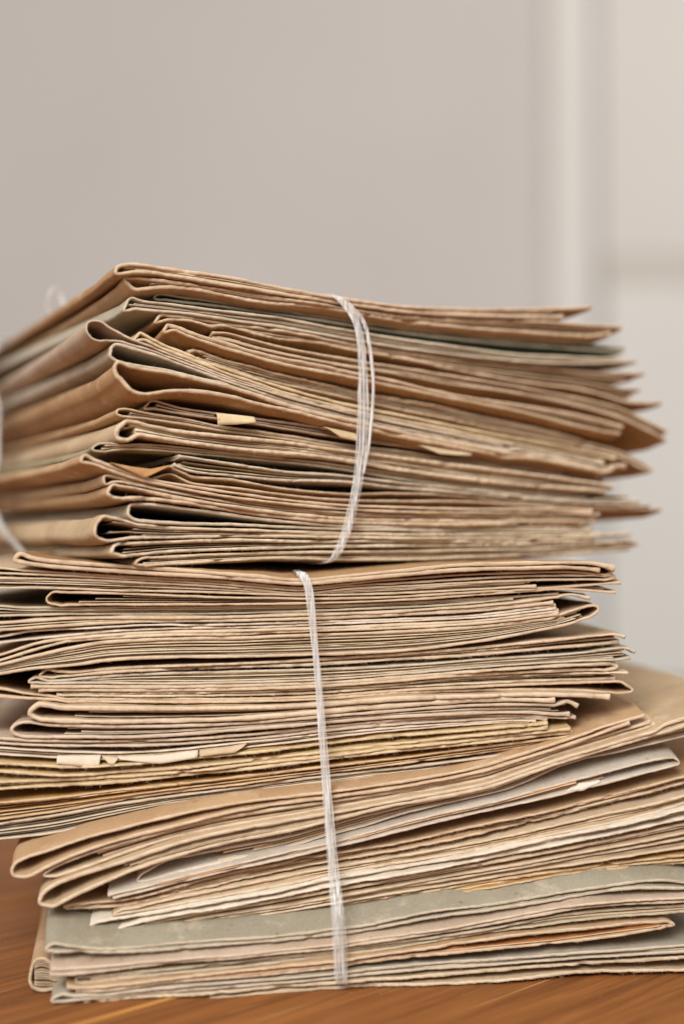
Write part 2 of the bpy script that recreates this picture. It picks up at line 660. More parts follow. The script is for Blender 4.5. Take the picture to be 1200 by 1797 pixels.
# ------------------------------------------------------------------ the setting
def box(x0, x1, y0, y1, z0, z1):
    v = [(x0, y0, z0), (x1, y0, z0), (x1, y1, z0), (x0, y1, z0), (x0, y0, z1), (x1, y0, z1), (x1, y1, z1), (x0, y1, z1)]
    f = [(0, 3, 2, 1), (4, 5, 6, 7), (0, 1, 5, 4), (1, 2, 6, 5), (2, 3, 7, 6), (3, 0, 4, 7)]
    return v, f


def bevel_box(name, dims, mat, parent, bev=0.0015, mats=None):
    v, f = box(*dims)
    o = mesh_obj(name, v, f, [mat], parent)
    md = o.modifiers.new('bevel', 'BEVEL')
    md.width = bev
    md.segments = 2
    return o


WALL_Y = 2.30


def wx(px, Y):
    return (px - 600.0) / F * Y


def wz(py, Y):
    r = ray(600, py)
    return HC + r[2] / r[1] * Y


v, f = box(-2.2, wx(968, WALL_Y), WALL_Y, WALL_Y + 0.1, -0.8, 2.2)
w = mesh_obj('wall', v, f, [M_WALL])
tag(w, kind='structure')
fr = empty('door_casing', (wx(1000, 2.27), 2.29, -0.8))
tag(fr, 'blurred white upright door casing beside the plain wall', 'door casing')
bevel_box('casing_board', (wx(968, 2.27), wx(1040, 2.27), 2.285, 2.39, -0.8, 2.2), M_WHITE, fr, 0.006)
bevel_box('casing_stop', (wx(1040, 2.27) + 0.002, wx(1056, 2.27), 2.32, 2.39, -0.8, 2.2), M_PANEL, fr, 0.004)
dr = empty('white_door', (0.62, 2.36, -0.8))
tag(dr, 'blurred off white panelled door at the right edge', 'door')
zt_, zb_ = wz(455, 2.34), wz(500, 2.34)
X0 = wx(1058, 2.36)
bevel_box('upper_panel', (X0, 1.6, 2.372, 2.40, zt_ + 0.012, 2.2), M_PANEL, dr, 0.004)
bevel_box('lower_panel', (X0, 1.6, 2.345, 2.40, -0.06, zb_), M_WHITE, dr, 0.004)
bevel_box('shade_band', (X0, 1.6, 2.36, 2.40, zb_ + 0.002, zt_ + 0.010), M_GREY, dr, 0.004)  # shadowed band above the lower panel, built as a darker strip
bevel_box('shaded_base', (X0, 1.6, 2.35, 2.40, -0.8, -0.064), M_DARK, dr, 0.004)  # shadow beneath the panels, built as a dark board

# table top: planks that run away to the right at 45 degrees, one pale filled joint
table = empty('wooden_table', (0, 0.7, 0))
tag(table, 'orange brown varnished wooden table top under the stacked folders', 'table')
A45 = math.radians(45)
PW = 0.172
for k in range(-9, 7):
    q1 = 0.437 + k * PW
    q0 = q1 - PW + 0.0014
    o = mesh_obj('plank', *box(-1.1, 1.42, q0, q1, -0.03, 0.0), [M_WOOD], None)
    o.parent = table
    o.location = (0, -0.7, 0)
    o.rotation_euler = (0, 0, A45)
    md = o.modifiers.new('bevel', 'BEVEL')
    md.width = 0.0006
    md.segments = 2
o = mesh_obj('joint_filler', *box(-1.0, 1.3, 0.437 - 0.0006, 0.437 + 0.0022, -0.004, 0.0003), [M_FILL], None)
o.parent = table
o.location = (0, -0.7, 0)
o.rotation_euler = (0, 0, A45)

# ------------------------------------------------------------------ upper bundle, top to bottom
folder('U', 'thin tan folder lying uppermost on the whole pile', '203,475 215,464 240,464 300,472 400,486 500,506 600,524 700,537 800,542 900,543 1000,541 1035,538',
       '206,481 222,479 260,478 330,489 400,500 500,515 600,530 700,545 800,552 920,556 1000,555', col='brown', s=0, n=2, th=1.5)
folder('U', 'thick tan folder of torn boards, second from the top', '214,482 226,476 245,480 300,489 400,503 500,520 600,535 700,551 800,560 920,563 1040,571 1090,574',
       '238,506 262,504 300,502 340,506 400,518 460,530 500,533 600,543 680,559 760,568 830,575 920,581 1040,588 1085,579', col='tan', s=2, n=6, th=1.3, torn=1.6, slope=-0.25)
folder('U', 'thin dark green folder with a pale edge near the top', '270,519 285,516 320,521 400,532 500,546 600,561 700,575 800,588 900,597 1000,602 1095,612',
       '272,524 300,527 400,539 500,553 600,568 700,582 800,595 900,604 1000,612 1090,617', col='green', s=9, n=0, th=1.1)
folder('U', 'grey green folder with a mottled slanting spine at the left corner', '212,524 222,520 240,527 300,534 420,549 500,560 600,577 700,594 800,608 900,620 1000,626 1095,630',
       '218,545 232,542 262,544 330,550 420,563 500,574 600,592 700,609 800,623 920,634 1000,637 1120,633', col='greengrey', s=5, n=4, pg='g', th=1.1, yaw=0.05)
folder('U', 'brown torn folder with an open fold at its right end, below the green ones', '268,560 276,552 300,553 400,565 500,582 600,599 700,613 800,628 920,643 1000,650 1060,655 1130,656',
       '271,566 290,562 330,563 370,574 400,571 450,585 500,594 560,601 620,614 700,628 800,648 920,670 1020,684 1100,705 1165,707', col='kraft', s=7, n=3, th=1.2, torn=1.7, slope=-0.2)
folder('U', 'brown folder flaring into a wide flap at the right of the upper bundle', '372,584 400,585 450,598 500,611 600,629 700,643 800,660 920,681 1000,695 1080,713 1130,735 1172,756',
       '374,591 400,596 460,613 520,626 600,641 700,656 800,674 920,692 1000,708 1080,731 1130,753 1168,772', fold=None, col='kraft', s=6, n=3, th=1.0, slope=-0.3)
folder('U', 'dark brown folder with a blunt rounded corner above the crumpled papers', '284,578 294,570 306,571 340,584 400,603 440,616 500,630 560,641 620,655 700,671 780,690 850,702 920,712 1000,726 1060,740 1092,750',
       '290,582 306,578 340,592 400,611 500,638 620,663 700,679 800,699 900,719 1000,743 1060,756 1090,760', col='brown', s=2, n=2, th=1.3, slope=-0.35)
folder('U', 'loose wad of crumpled brown papers squeezed below the dark brown folder', '330,618 345,616 400,634 450,646 500,660 600,681 700,701 780,716 850,731 960,756 1040,778 1110,800 1150,825',
       '345,630 400,645 450,661 500,673 600,695 700,717 800,737 900,757 1000,778 1080,800 1140,828', fold=None, col='tan', s=8, n=4, th=0.9, torn=2.2)
folder('U', 'slim yellowish folder with a pointed left corner', '232,592 243,584 254,586 280,601 330,621 400,649 450,666 500,681 560,697 620,712 700,729 800,749 900,767 1000,787 1080,805',
       '236,596 252,594 280,608 330,628 400,656 450,672 500,688 560,704 620,719 700,737 800,757 920,781 1000,797 1060,810', col='yellow', s=3, n=0, th=1.2)
folder('U', 'pale tan folder with a tall smooth spine face peaked at the left corner', '156,568 162,560 172,562 200,578 225,592 262,607 300,622 350,640 400,656 500,685 620,716 700,735 800,756 900,776',
       '156,582 161,594 176,597 205,597 230,604 262,613 300,627 350,645 400,660 500,689 620,720 700,739 800,760 890,779', col='pink', s=2, n=1, pg='p', th=0.7, yaw=-0.03)
folder('U', 'grey beige folder gaping open at its rounded left spine', '190,613 203,601 222,600 260,616 300,631 350,648 400,663 450,677 500,692 560,706 620,722 700,741 800,761 900,781 1000,800 1060,815',
       '194,622 204,632 232,640 260,645 300,652 350,664 400,674 450,686 500,699 560,712 620,727 700,745 800,765 900,785 1000,805 1050,819', col='grey', s=3, n=2, pg='g', th=1.1, inset=(0.006, 0.03))
folder('U', 'thick brown folder with a deep slanting spine and wavy papers inside', '199,645 206,632 222,629 245,633 280,641 330,653 400,669 460,684 520,699 600,718 700,740 800,761 900,781 1000,800 1080,816',
       '203,652 216,668 236,688 258,691 300,686 340,686 400,694 460,709 520,721 600,731 700,750 800,770 900,792 1000,811 1100,818', col='brown', s=-3, n=3, th=1.6, torn=1.5, slope=-0.3, inset=(0.004, 0.016))
folder('U', 'short dark brown folder tucked in shadow under the thick one', '250,710 262,703 280,705 320,716 360,722 400,728 500,742 600,756 700,772 800,788 900,806 1000,820 1060,830',
       '253,715 275,716 300,722 380,735 450,744 520,755 600,767 700,782 800,797 900,813 1000,828', col='dark', s=5, n=1, th=1.0)
folder('U', 'flat brown folder whose long spine runs back to the left edge', '203,722 212,717 260,726 330,736 382,747 450,757 520,767 600,779 700,792 800,806 900,820 1000,833 1060,842',
       '205,727 222,731 260,735 330,745 382,754 450,763 520,773 600,786 700,800 800,813 900,826 1000,839', col='kraft', s=5, n=2, th=0.9)
folder('U', 'pale furry spined folder stuffed with crumpled cream papers', '203,754 212,742 230,739 260,746 320,758 400,766 500,776 600,791 700,803 800,816 900,829 1000,842 1075,853',
       '206,766 220,773 240,763 280,769 350,779 450,791 560,801 620,809 700,823 800,837 920,850 1075,862', col='sand', s=-1, n=5, pg='p', th=1.5, torn=2.0)
folder('U', 'small olive folder with a narrow rounded fold, half hidden below the furry one', '159,783 166,778 200,778 280,782 350,789 450,800 560,811 700,832 800,844 920,858 1040,868 1100,870',
       '161,787 172,793 220,787 280,789 350,796 450,806 560,818 700,840 800,852 920,866 1040,874', col='olive', s=4, n=2, th=0.8)
folder('U', 'grey board folder with a frayed left end and white page edges', '312,801 330,803 400,813 500,827 600,834 700,847 800,855 920,868 1040,876 1120,880',
       '305,815 330,826 360,831 400,834 500,842 600,845 700,856 800,863 920,874 1040,882 1120,884', fold=None, col='grey', s=2, n=2, pg='p', th=1.0, torn=1.6)
folder('U', 'single bent brown folder gaping below the white page edges', '262,833 300,817 318,824 340,836 400,840 430,845 500,857 560,863 620,866 700,865 830,869 920,881 1040,888 1140,886',
       '268,840 300,832 340,848 400,855 500,868 600,876 700,879 830,881 920,886 1040,892 1160,893', fold=None, col='brown', s=3, n=0, th=0.9, torn=1.4, slope=-0.3)
folder('U', 'tan folder poking out farthest at the left corner, pointed like a tongue', '140,806 146,800 156,803 200,820 260,839 330,852 420,867 500,877 600,886 700,890 800,893 920,893 1040,894',
       '143,810 156,811 200,827 250,842 330,859 400,871 500,883 600,892 700,897 800,899 920,899 1040,899', col='tan', s=-2, n=1, pg='p', th=1.1)
folder('U', 'thin worn folder with a small curled lip at the left', '181,845 186,835 200,836 230,843 300,858 400,876 470,887 560,896 640,901 800,903 920,903 1050,902',
       '184,849 205,846 240,851 300,864 400,882 470,892 560,900 640,905 800,907 920,907 1040,907', col='sand', s=1, n=0, th=0.8, torn=1.6)
folder('U', 'tan folder with a ragged furry spine low in the upper bundle', '186,863 196,852 230,854 290,864 340,875 400,885 470,895 560,904 640,909 800,912 920,912 1045,911',
       '190,870 204,875 230,874 260,874 320,881 400,891 500,903 600,912 680,916 800,917 920,917 1040,917', col='tan', s=0, n=4, th=1.4, torn=2.4)
folder('U', 'grey folder with a clean round fold and a dark hollow inside it', '224,894 230,886 244,884 280,886 340,894 400,901 500,912 600,918 700,921 800,922 920,922 1040,922',
       '225,903 233,911 250,914 290,917 330,919 400,919 500,924 600,928 700,930 800,930 920,930 1040,930', col='grey', s=1, n=2, th=1.2, inset=(0.010, 0.03))
folder('U', 'layered tan folder with a split shaggy spine', '162,922 170,912 188,908 230,914 280,923 330,927 400,929 500,932 600,935 700,937 800,937 920,937 1050,936',
       '166,937 178,947 200,948 230,944 300,943 400,941 500,941 600,943 700,944 800,944 920,944 1110,937', col='sand', s=-1, n=4, th=1.1, torn=2.4, pg='n', inset=(0.001, 0.02))
folder('U', 'pale ragged folder second from the bottom of the upper bundle', '197,964 206,956 230,953 300,950 400,948 500,949 600,950 700,950 800,950 900,949 1040,947',
       '199,970 210,976 260,971 300,967 400,963 500,960 600,959 700,958 800,957 920,955 1115,949', col='pale', s=0, n=3, th=1.2, torn=2.0)
folder('U', 'lowest folder of the upper bundle, resting on the lower bundle', '237,984 244,980 280,978 350,974 400,972 500,969 600,968 700,967 850,965 920,963 1120,954',
       '239,989 250,992 280,990 330,987 400,983 500,980 600,981 700,981 800,979 1000,970 1110,961', col='sand', s=1, n=3, pg='p', th=1.1, torn=1.4)

# ------------------------------------------------------------------ lower bundle, top half
_ua, _um, _ub = (LOWER.uz(x, 1000)[0] for x in (140, 530, 860))


def dip_relax(u):
    """the twine pulls the top cover down only at its front edge"""
    return np.interp(u, [_ua, _um, _ub], [0.0, 0.0066, 0.0])


folder('L', 'brown cover dipping under the twine on top of the lower bundle', '25,979 33,973 50,978 80,984 150,990 250,997 350,1004 450,1012 530,1018 600,1012 700,1003 800,993 920,989 1000,988 1040,989 1078,998',
       '28,984 45,988 80,993 150,998 250,1005 350,1011 450,1017 530,1022 600,1019 700,1010 800,1001 920,997 1000,996 1070,1002', col='brown', s=-4, n=0, th=1.6, slope=0.0, relax=dip_relax)
folder('L', 'thin buff folder just beneath the brown top cover', '0,996 50,1001 200,1011 400,1020 550,1025 700,1017 840,1007 1000,1003 1075,1004',
       '0,1006 100,1010 250,1017 400,1025 560,1030 700,1024 900,1013 1075,1010', fold=None, col='beige', s=0, n=1, pg='p', th=0.9)
folder('L', 'pale edged folder third below the top of the lower bundle', '0,1014 100,1017 250,1022 400,1028 560,1033 700,1028 840,1020 960,1016 1080,1012',
       '0,1032 100,1033 180,1035 300,1038 400,1041 560,1045 700,1041 840,1033 940,1028', fold=None, col='sand', s=0, n=3, pg='p', th=0.9)
folder('L', 'brown folder rolled up tightly at its left end', '80,1050 90,1042 150,1041 250,1044 350,1047 450,1049 560,1050 700,1046 840,1038 1000,1029 1088,1022',
       '84,1057 96,1062 150,1062 200,1061 300,1060 400,1060 560,1058 700,1053 840,1044 980,1035 1080,1040', col='kraft', s=0, n=3, th=0.9, inset=(0.003, 0.03))
folder('L', 'grey brown folder below the rolled brown one', '0,1064 50,1067 150,1066 300,1066 400,1065 560,1063 700,1059 840,1051 980,1041',
       '0,1080 100,1078 200,1077 300,1077 400,1076 560,1072 700,1066 840,1057 900,1050', fold=None, col='olive', s=3, n=2, pg='g', th=0.9)
folder('L', 'buff folder with a dark slit at the left frame edge', '0,1093 100,1087 200,1084 300,1082 450,1080 560,1078 700,1072 840,1064 940,1052 1000,1044 1036,1050',
       '0,1106 100,1098 200,1093 300,1091 400,1090 560,1086 700,1080 840,1072 970,1058', fold=None, col='sand', s=0, n=1, th=1.2)
folder('L', 'pinkish paper folder showing brown below it at the left', '0,1118 60,1108 150,1103 280,1096 330,1098 420,1096 560,1091 700,1087 840,1079 975,1062',
       '0,1128 60,1121 150,1112 200,1108 280,1104 420,1101 560,1096 700,1091 840,1083 975,1068', fold=None, col='pinkwhite', s=1, n=1, pg='p', th=0.8, torn=1.4)
folder('L', 'buff folder bending down steeply at the left, above the thick wad', '0,1150 60,1131 130,1114 200,1109 300,1107 400,1105 480,1101 560,1099 700,1094 840,1085 980,1071',
       '0,1159 60,1141 130,1124 200,1117 300,1114 420,1113 480,1109 560,1106 700,1101 840,1092 980,1078', fold=None, col='beige', s=0, n=1, th=1.1)
folder('L', 'thick wad of pale pages in a folder folded at its right end', '0,1167 50,1154 130,1136 200,1125 300,1121 400,1118 480,1116 560,1113 700,1108 840,1099 950,1085 1000,1073 1035,1064 1048,1065',
       '0,1182 50,1174 130,1167 200,1158 300,1154 400,1153 560,1149 700,1142 840,1126 920,1112 1000,1095 1035,1082 1049,1072', fold='R', col='sand', s=0, n=8, pg='p', th=1.2, inset=(0.004, 0.02))
folder('L', 'furry edged folder with a knobbed left end below a dark gap', '69,1183 76,1177 90,1177 130,1180 200,1174 300,1169 420,1165 560,1157 700,1148 840,1138 950,1126 1075,1113 1095,1118',
       '71,1187 92,1189 150,1184 220,1178 300,1175 420,1171 560,1165 700,1157 840,1148 1000,1135 1080,1128 1096,1122', col='sand', s=2, n=1, th=1.1, torn=2.2)
folder('L', 'grey folder full of whitish pages, rounded at the right', '48,1191 58,1187 160,1184 300,1181 420,1179 560,1175 700,1168 840,1158 1000,1147 1095,1137 1114,1144',
       '50,1196 60,1199 160,1199 300,1199 420,1198 560,1193 700,1183 840,1171 1000,1161 1095,1157 1113,1149', col='greengrey', s=2, n=4, pg='p', th=0.9, inset=(0.004, 0.03))
folder('L', 'sandy folder with a dark slit opening near its right fold', '55,1201 70,1200 200,1202 300,1204 420,1202 560,1197 680,1189 840,1177 960,1167 1060,1161 1084,1166',
       '57,1209 150,1209 300,1210 420,1208 560,1203 700,1194 840,1184 1000,1177 1070,1176 1085,1172', fold='R', col='sand', s=1, n=1, th=1.2, torn=1.5)
folder('L', 'cluster of torn whitish sheets between two sandy folders', '110,1212 200,1212 400,1214 560,1208 700,1199 900,1187 1050,1181 1100,1181',
       '100,1219 200,1221 400,1221 560,1216 700,1206 900,1196 1080,1190', fold=None, col='pale', s=3, n=1, pg='p', th=0.8, torn=2.0)
folder('L', 'tan folder with a rounded right end, just over the big round fold', '0,1208 50,1217 150,1223 300,1226 450,1225 560,1220 700,1211 840,1204 1000,1199 1085,1197 1108,1204',
       '0,1222 80,1227 150,1230 300,1233 450,1231 560,1226 700,1217 840,1211 1000,1211 1090,1216 1109,1211', fold='R', col='tan', s=2, n=2, th=1.1)
folder('L', 'thick beige folder with a big round left fold', '51,1246 57,1237 75,1234 120,1235 200,1238 300,1241 450,1240 560,1234 700,1225 840,1218 960,1216 1070,1222',
       '52,1252 62,1260 85,1264 120,1265 200,1267 300,1266 420,1262 560,1251 700,1239 840,1229 900,1226 980,1226', col='beige', s=-2, n=2, th=1.9, torn=1.2, inset=(0.012, 0.03))
folder('L', 'pinkish tan folder folded at the left and tubular at its right end', '19,1278 28,1271 60,1268 110,1270 200,1273 300,1272 420,1267 560,1256 700,1245 840,1236 940,1230 995,1230 1013,1239',
       '20,1283 34,1292 70,1294 120,1294 200,1294 300,1290 420,1281 560,1269 700,1258 840,1251 920,1250 995,1254 1012,1247', col='pink', s=-1, n=3, pg='g', th=1.3, inset=(0.012, 0.03))
folder('L', 'grey pink folder with a ragged dark slit along its front', '0,1296 50,1298 150,1301 300,1299 450,1288 560,1277 700,1264 840,1256 960,1253 1010,1258',
       '0,1304 60,1307 150,1309 300,1306 450,1295 560,1284 700,1271 840,1262 960,1259', fold=None, col='pink', s=1, n=1, pg='g', th=1.0, torn=1.6)
folder('L', 'stack of pinkish white pages with paper tabs hanging out', '0,1312 100,1318 200,1321 300,1316 430,1302 560,1289 700,1275 840,1265 940,1262',
       '0,1324 100,1330 200,1333 300,1328 430,1312 560,1297 700,1282 840,1271 930,1267', fold=None, col='pinkwhite', s=1, n=3, pg='p', th=0.7, torn=1.0)
folder('L', 'yellow olive folder with a torn pale front edge', '0,1340 100,1345 200,1343 300,1336 420,1323 560,1308 700,1292 840,1280 960,1270',
       '0,1354 60,1358 130,1361 200,1357 300,1349 400,1339 560,1322 700,1305 840,1290 960,1277', fold=None, col='yellow', s=0, n=0, th=1.1, torn=2.6, slope=0.2)
folder('L', 'yellow folder with a wavy cream lip', '0,1372 100,1370 200,1365 300,1357 400,1347 480,1336 560,1328 700,1312 840,1298 1000,1279',
       '0,1385 100,1380 200,1374 300,1364 400,1354 480,1343 560,1334 700,1318 840,1304 1005,1286', fold=None, col='yellow', s=0, n=1, th=1.1, torn=2.0, slope=0.2)
folder('L', 'ochre folder of several rusty layers in the sagging left side', '0,1408 100,1399 200,1388 300,1377 420,1363 560,1347 700,1330 840,1313 1000,1292',
       '0,1438 100,1423 200,1407 300,1392 420,1377 560,1359 700,1341 840,1323 990,1302', fold=None, col='ochre', s=1, n=4, pg='o', th=0.9, torn=1.8)
folder('L', 'lowest grey leaved folder hanging over the brown folders at left', '0,1446 100,1431 200,1413 300,1398 420,1383 560,1365 700,1348 840,1331 985,1309',
       '0,1472 100,1460 200,1438 300,1416 420,1399 560,1381 700,1364 840,1347 900,1338 992,1320', fold=None, col='grey', s=2, n=5, pg='g', th=0.9)

# ------------------------------------------------------------------ lower bundle, middle
folder('M', 'smooth brown folder whose broad top shows under the overhang', '21,1529 27,1516 45,1506 100,1488 150,1471 200,1458 300,1433 400,1413 500,1400 570,1391 700,1373 840,1348 900,1330 1000,1298 1060,1276 1130,1256',
       '23,1536 38,1541 60,1534 100,1514 150,1494 200,1478 300,1451 400,1427 500,1411 570,1401 700,1382 840,1356 900,1338 1000,1306 1120,1264', col='tan', s=-2, n=0, th=1.2, slope=0.32)
folder('M', 'tan folder second in the drooping fan of folds at left', '74,1531 82,1523 110,1512 160,1496 220,1477 300,1456 400,1434 500,1418 570,1408 700,1387 840,1361 900,1343 1000,1311 1140,1268',
       '76,1536 95,1538 150,1521 220,1497 300,1472 400,1449 500,1432 570,1420 700,1396 840,1370 900,1352 1000,1318 1150,1273', col='sand', s=0, n=2, th=1.2, inset=(0.012, 0.04))
folder('M', 'tan folder third in the fan, its fold pointing lowest', '71,1581 77,1568 100,1553 150,1534 220,1512 300,1484 400,1459 500,1441 570,1428 700,1401 840,1375 900,1357 1000,1322 1130,1281 1200,1262',
       '73,1588 90,1592 120,1577 180,1549 250,1521 300,1506 400,1480 500,1461 570,1444 700,1412 840,1385 900,1367 1000,1328 1140,1292 1200,1275', col='sand', s=-3, n=6, pg='p', th=1.4, inset=(0.012, 0.05))
folder('M', 'folded whitish paper folder with rusty sheets and a peaked left end', '238,1542 244,1537 270,1521 300,1507 320,1505 400,1489 500,1470 570,1452 700,1418 840,1390 900,1372 1000,1332 1130,1297 1200,1281',
       '241,1547 265,1544 300,1534 400,1511 500,1489 570,1468 640,1449 700,1430 760,1415 840,1397 900,1381 1000,1338 1100,1316 1200,1292', col='white', s=2, n=4, pg='r', th=0.7, inset=(0.02, 0.06))
folder('M', 'pale grey folder with a broad smooth top and a hollow right fold', '190,1572 260,1556 300,1546 400,1522 500,1498 570,1483 640,1465 700,1448 760,1433 880,1405 1000,1373 1100,1346 1160,1332 1190,1331',
       '195,1577 260,1562 300,1552 400,1529 500,1507 570,1490 640,1474 760,1445 880,1418 960,1400 1050,1378 1150,1352 1193,1339', fold='R', col='palegrey', s=-1, n=3, pg='r', th=0.9, slope=0.5, inset=(0.02, 0.06))
folder('M', 'tan folder with a fan shaped torn tip at the left', '112,1591 125,1588 150,1585 220,1577 320,1553 400,1536 500,1515 570,1501 700,1479 860,1444 1000,1414 1200,1362',
       '115,1597 150,1596 180,1592 220,1588 300,1570 400,1549 500,1527 570,1513 700,1491 860,1458 1040,1417 1200,1375', fold=None, col='tan', s=3, n=3, pg='r', th=0.9, torn=2.4)
folder('M', 'buff folder with a small curled roll near its right end', '195,1597 202,1592 220,1592 300,1577 400,1559 500,1540 570,1526 700,1504 860,1474 1000,1444 1110,1420 1150,1411 1200,1396',
       '197,1604 240,1599 300,1588 400,1570 500,1552 570,1538 700,1516 860,1487 1000,1458 1130,1430 1200,1410', col='beige', s=1, n=2, pg='r', th=1.0, torn=1.5)
folder('M', 'white edged folder with perforated pages along the front', '152,1632 158,1624 180,1617 240,1606 300,1595 400,1577 500,1558 570,1545 700,1522 860,1493 1000,1465 1200,1420',
       '153,1639 175,1640 230,1623 300,1607 400,1590 500,1572 570,1559 700,1536 860,1507 1040,1472 1200,1437', col='white', s=-1, n=3, pg='p', th=1.0, torn=1.8, inset=(0.004, 0.03))
folder('M', 'plain tan folder below the white perforated one', '175,1644 182,1639 230,1629 300,1614 400,1597 500,1579 570,1566 700,1543 860,1515 1040,1481 1200,1448',
       '177,1648 200,1646 300,1624 400,1606 500,1590 570,1577 700,1554 860,1526 1040,1494 1200,1462', col='sand', s=1, n=2, th=1.0)
folder('M', 'thin pale folder third from the bottom of the sagging group', '211,1642 220,1638 300,1628 400,1610 500,1594 570,1581 700,1559 860,1532 1040,1501 1200,1472',
       '213,1647 240,1644 300,1634 400,1617 500,1601 570,1589 700,1567 860,1541 1040,1512 1200,1488', col='beige', s=2, n=1, th=0.9)
folder('M', 'ochre fringed folder pressed against the green one', '232,1650 300,1638 400,1621 500,1605 570,1594 700,1573 860,1547 1000,1527 1200,1500',
       '236,1655 300,1644 400,1628 500,1612 570,1601 680,1587 760,1575 860,1556 1000,1534 1200,1514', fold=None, col='ochre', s=3, n=1, pg='o', th=0.9, torn=2.6)

# ------------------------------------------------------------------ lower bundle, foot
folder('B', 'greyish green folder with a broad mottled top near the foot', '79,1662 86,1656 110,1660 150,1664 200,1666 300,1659 400,1651 500,1643 570,1635 640,1626 700,1613 760,1600 860,1588 1000,1566 1100,1550 1160,1545 1200,1549',
       '81,1667 95,1671 150,1671 200,1672 300,1666 400,1658 500,1650 570,1643 640,1634 700,1622 760,1610 860,1597 1000,1576 1100,1560 1200,1560', col='moss', s=2, n=1, pg='p', th=1.1, torn=1.3, slope=0.5, w0=0.03)
folder('B', 'pinkish grey folder with a wide bare band below the green one', '90,1703 110,1703 150,1701 300,1685 400,1677 570,1661 640,1651 760,1634 860,1617 1000,1591 1100,1582 1200,1577',
       '88,1712 150,1708 300,1692 400,1683 570,1667 640,1657 760,1640 860,1623 1000,1597 1100,1588 1200,1584', fold=None, col='pink', s=0, n=0, th=1.0, slope=0.5, w0=0.012)
folder('B', 'dull green lined folder with a yellowish front edge', '132,1720 140,1716 200,1711 300,1701 400,1690 570,1672 640,1662 760,1645 860,1629 1000,1605 1200,1590',
       '134,1725 160,1724 300,1709 400,1698 570,1680 640,1670 760,1652 860,1637 1000,1616 1200,1600', col='olive', s=2, n=1, pg='n', th=1.0, torn=1.3, slope=0.2)
folder('B', 'reddish tan folder with a rounded right fold near the foot', '118,1732 135,1729 200,1726 300,1715 400,1706 570,1690 640,1680 860,1648 1000,1632 1100,1622 1180,1617',
       '119,1741 200,1737 300,1725 400,1716 570,1701 640,1690 760,1676 860,1666 1000,1652 1120,1636 1184,1623', fold='R', col='tan', s=0, n=1, pg='r', th=1.1, torn=1.5, slope=0.2)
folder('B', 'grey green folder second from the table', '88,1750 98,1745 140,1744 200,1743 300,1733 400,1725 570,1711 640,1703 760,1693 860,1685 1000,1674 1100,1667 1200,1660',
       '89,1757 110,1757 150,1753 300,1741 400,1734 570,1719 640,1711 760,1702 860,1694 1000,1683 1200,1671', col='greengrey', s=0, n=1, pg='g', th=1.1, slope=0.1)
folder('B', 'wavy edged beige folder lying directly on the table', '146,1757 152,1754 200,1753 300,1746 400,1739 500,1732 570,1727 640,1720 760,1713 860,1705 1000,1693 1200,1682',
       '147,1762 160,1765 200,1764 300,1758 400,1750 500,1743 590,1735 650,1731 760,1726 860,1720 1000,1709 1100,1704 1200,1702', col='beige', s=0, n=0, th=1.3, torn=2.0, slope=0.0)
folder('B', 'tan folder set back at the left, its bare spine standing on the table', '56,1712 60,1690 72,1680 90,1680 200,1690 300,1690',
       '56,1726 60,1733 72,1737 84,1736 200,1730 300,1726', col='tan', s=15, n=13, inset=(0.0, 0.0008), sheet_s=(-0.6, 0.6), th=1.2, slope=0.0)


# ------------------------------------------------------------------ loose slips of paper
def slip(name, fk, label, top, bot, s, col, back=0.03, cat='paper', th=0.00025, group=None):
    """a strip that hangs over the front edges and runs back between the folders"""
    face = FACES[fk]
    sb = s / 1000.0
    N = 24
    def samp(s_):
        p = np.array(pts(s_))
        tt = np.linspace(0, 1, len(p))
        q = np.linspace(0, 1, N)
        return [face.uz(np.interp(x, tt, p[:, 0]), np.interp(x, tt, p[:, 1]), sb) for x in q]
    T, B = np.array(samp(top)), np.array(samp(bot))
    rows = []
    wv = 0.0004 * noise1(N, 1.0, 5.0)
    for f in (0.0, 0.33, 0.66, 0.92):
        P = B + (T - B) * f
        rows.append([face.at(P[i, 0], sb + wv[i] * (1 - f) + 0.0012 * f * f, P[i, 1]) for i in range(N)])
    for vv, dz in ((0.0024, 0.0), (0.006, -0.0001), (back, 0.0)):
        rows.append([face.at(T[i, 0], sb + vv, T[i, 1] + dz) for i in range(N)])
    V = np.array(rows).reshape(-1, 3)
    R = len(rows)
    idx = np.arange(R * N).reshape(R, N)
    Q = np.stack([idx[:-1, :-1], idx[:-1, 1:], idx[1:, 1:], idx[1:, :-1]], axis=2).reshape(-1, 4)
    org = tuple(V.mean(axis=0))
    o = mesh_obj(name, V, Q, [M_SHEET], None, org, lin(col), np.zeros(len(Q), int), np.ones(len(Q), bool))
    md = o.modifiers.new('thickness', 'SOLIDIFY')
    md.thickness = th
    md.offset = 0
    tag(o, label, cat, group)
    return o


slip('paper_slip', 'U', 'cream paper slip folded down over the front, left of the upper twine', '382,724 415,727 448,731', '382,746 415,745 449,742', -1.5, '#ddcba4')
slip('paper_slip', 'U', 'brown paper triangle pointing down at the front of the upper bundle', '196,812 235,819 270,823 300,816', '197,813 235,830 254,839 298,818', -3.5, '#b98f60')
slip('paper_slip', 'U', 'torn cream scrap touching the upper twine on its left', '572,749 600,754 626,760', '574,751 598,768 627,774', -2.5, '#d8c29a')
slip('paper_slip', 'U', 'pale torn scrap right of the upper twine', '738,781 780,786 829,794', '739,783 772,797 828,800', -2.5, '#dac7a6')
slip('paper_slip', 'L', 'square white paper tab hanging from the pages at lower left', '100,1328 140,1328 177,1327', '100,1341 140,1345 174,1347', -1.5, '#e4d8c6')
slip('paper_slip', 'L', 'small pointed paper tab right of the square white one', '179,1328 195,1329 208,1331', '183,1332 192,1341 200,1342', -1.5, '#ddcdb2')
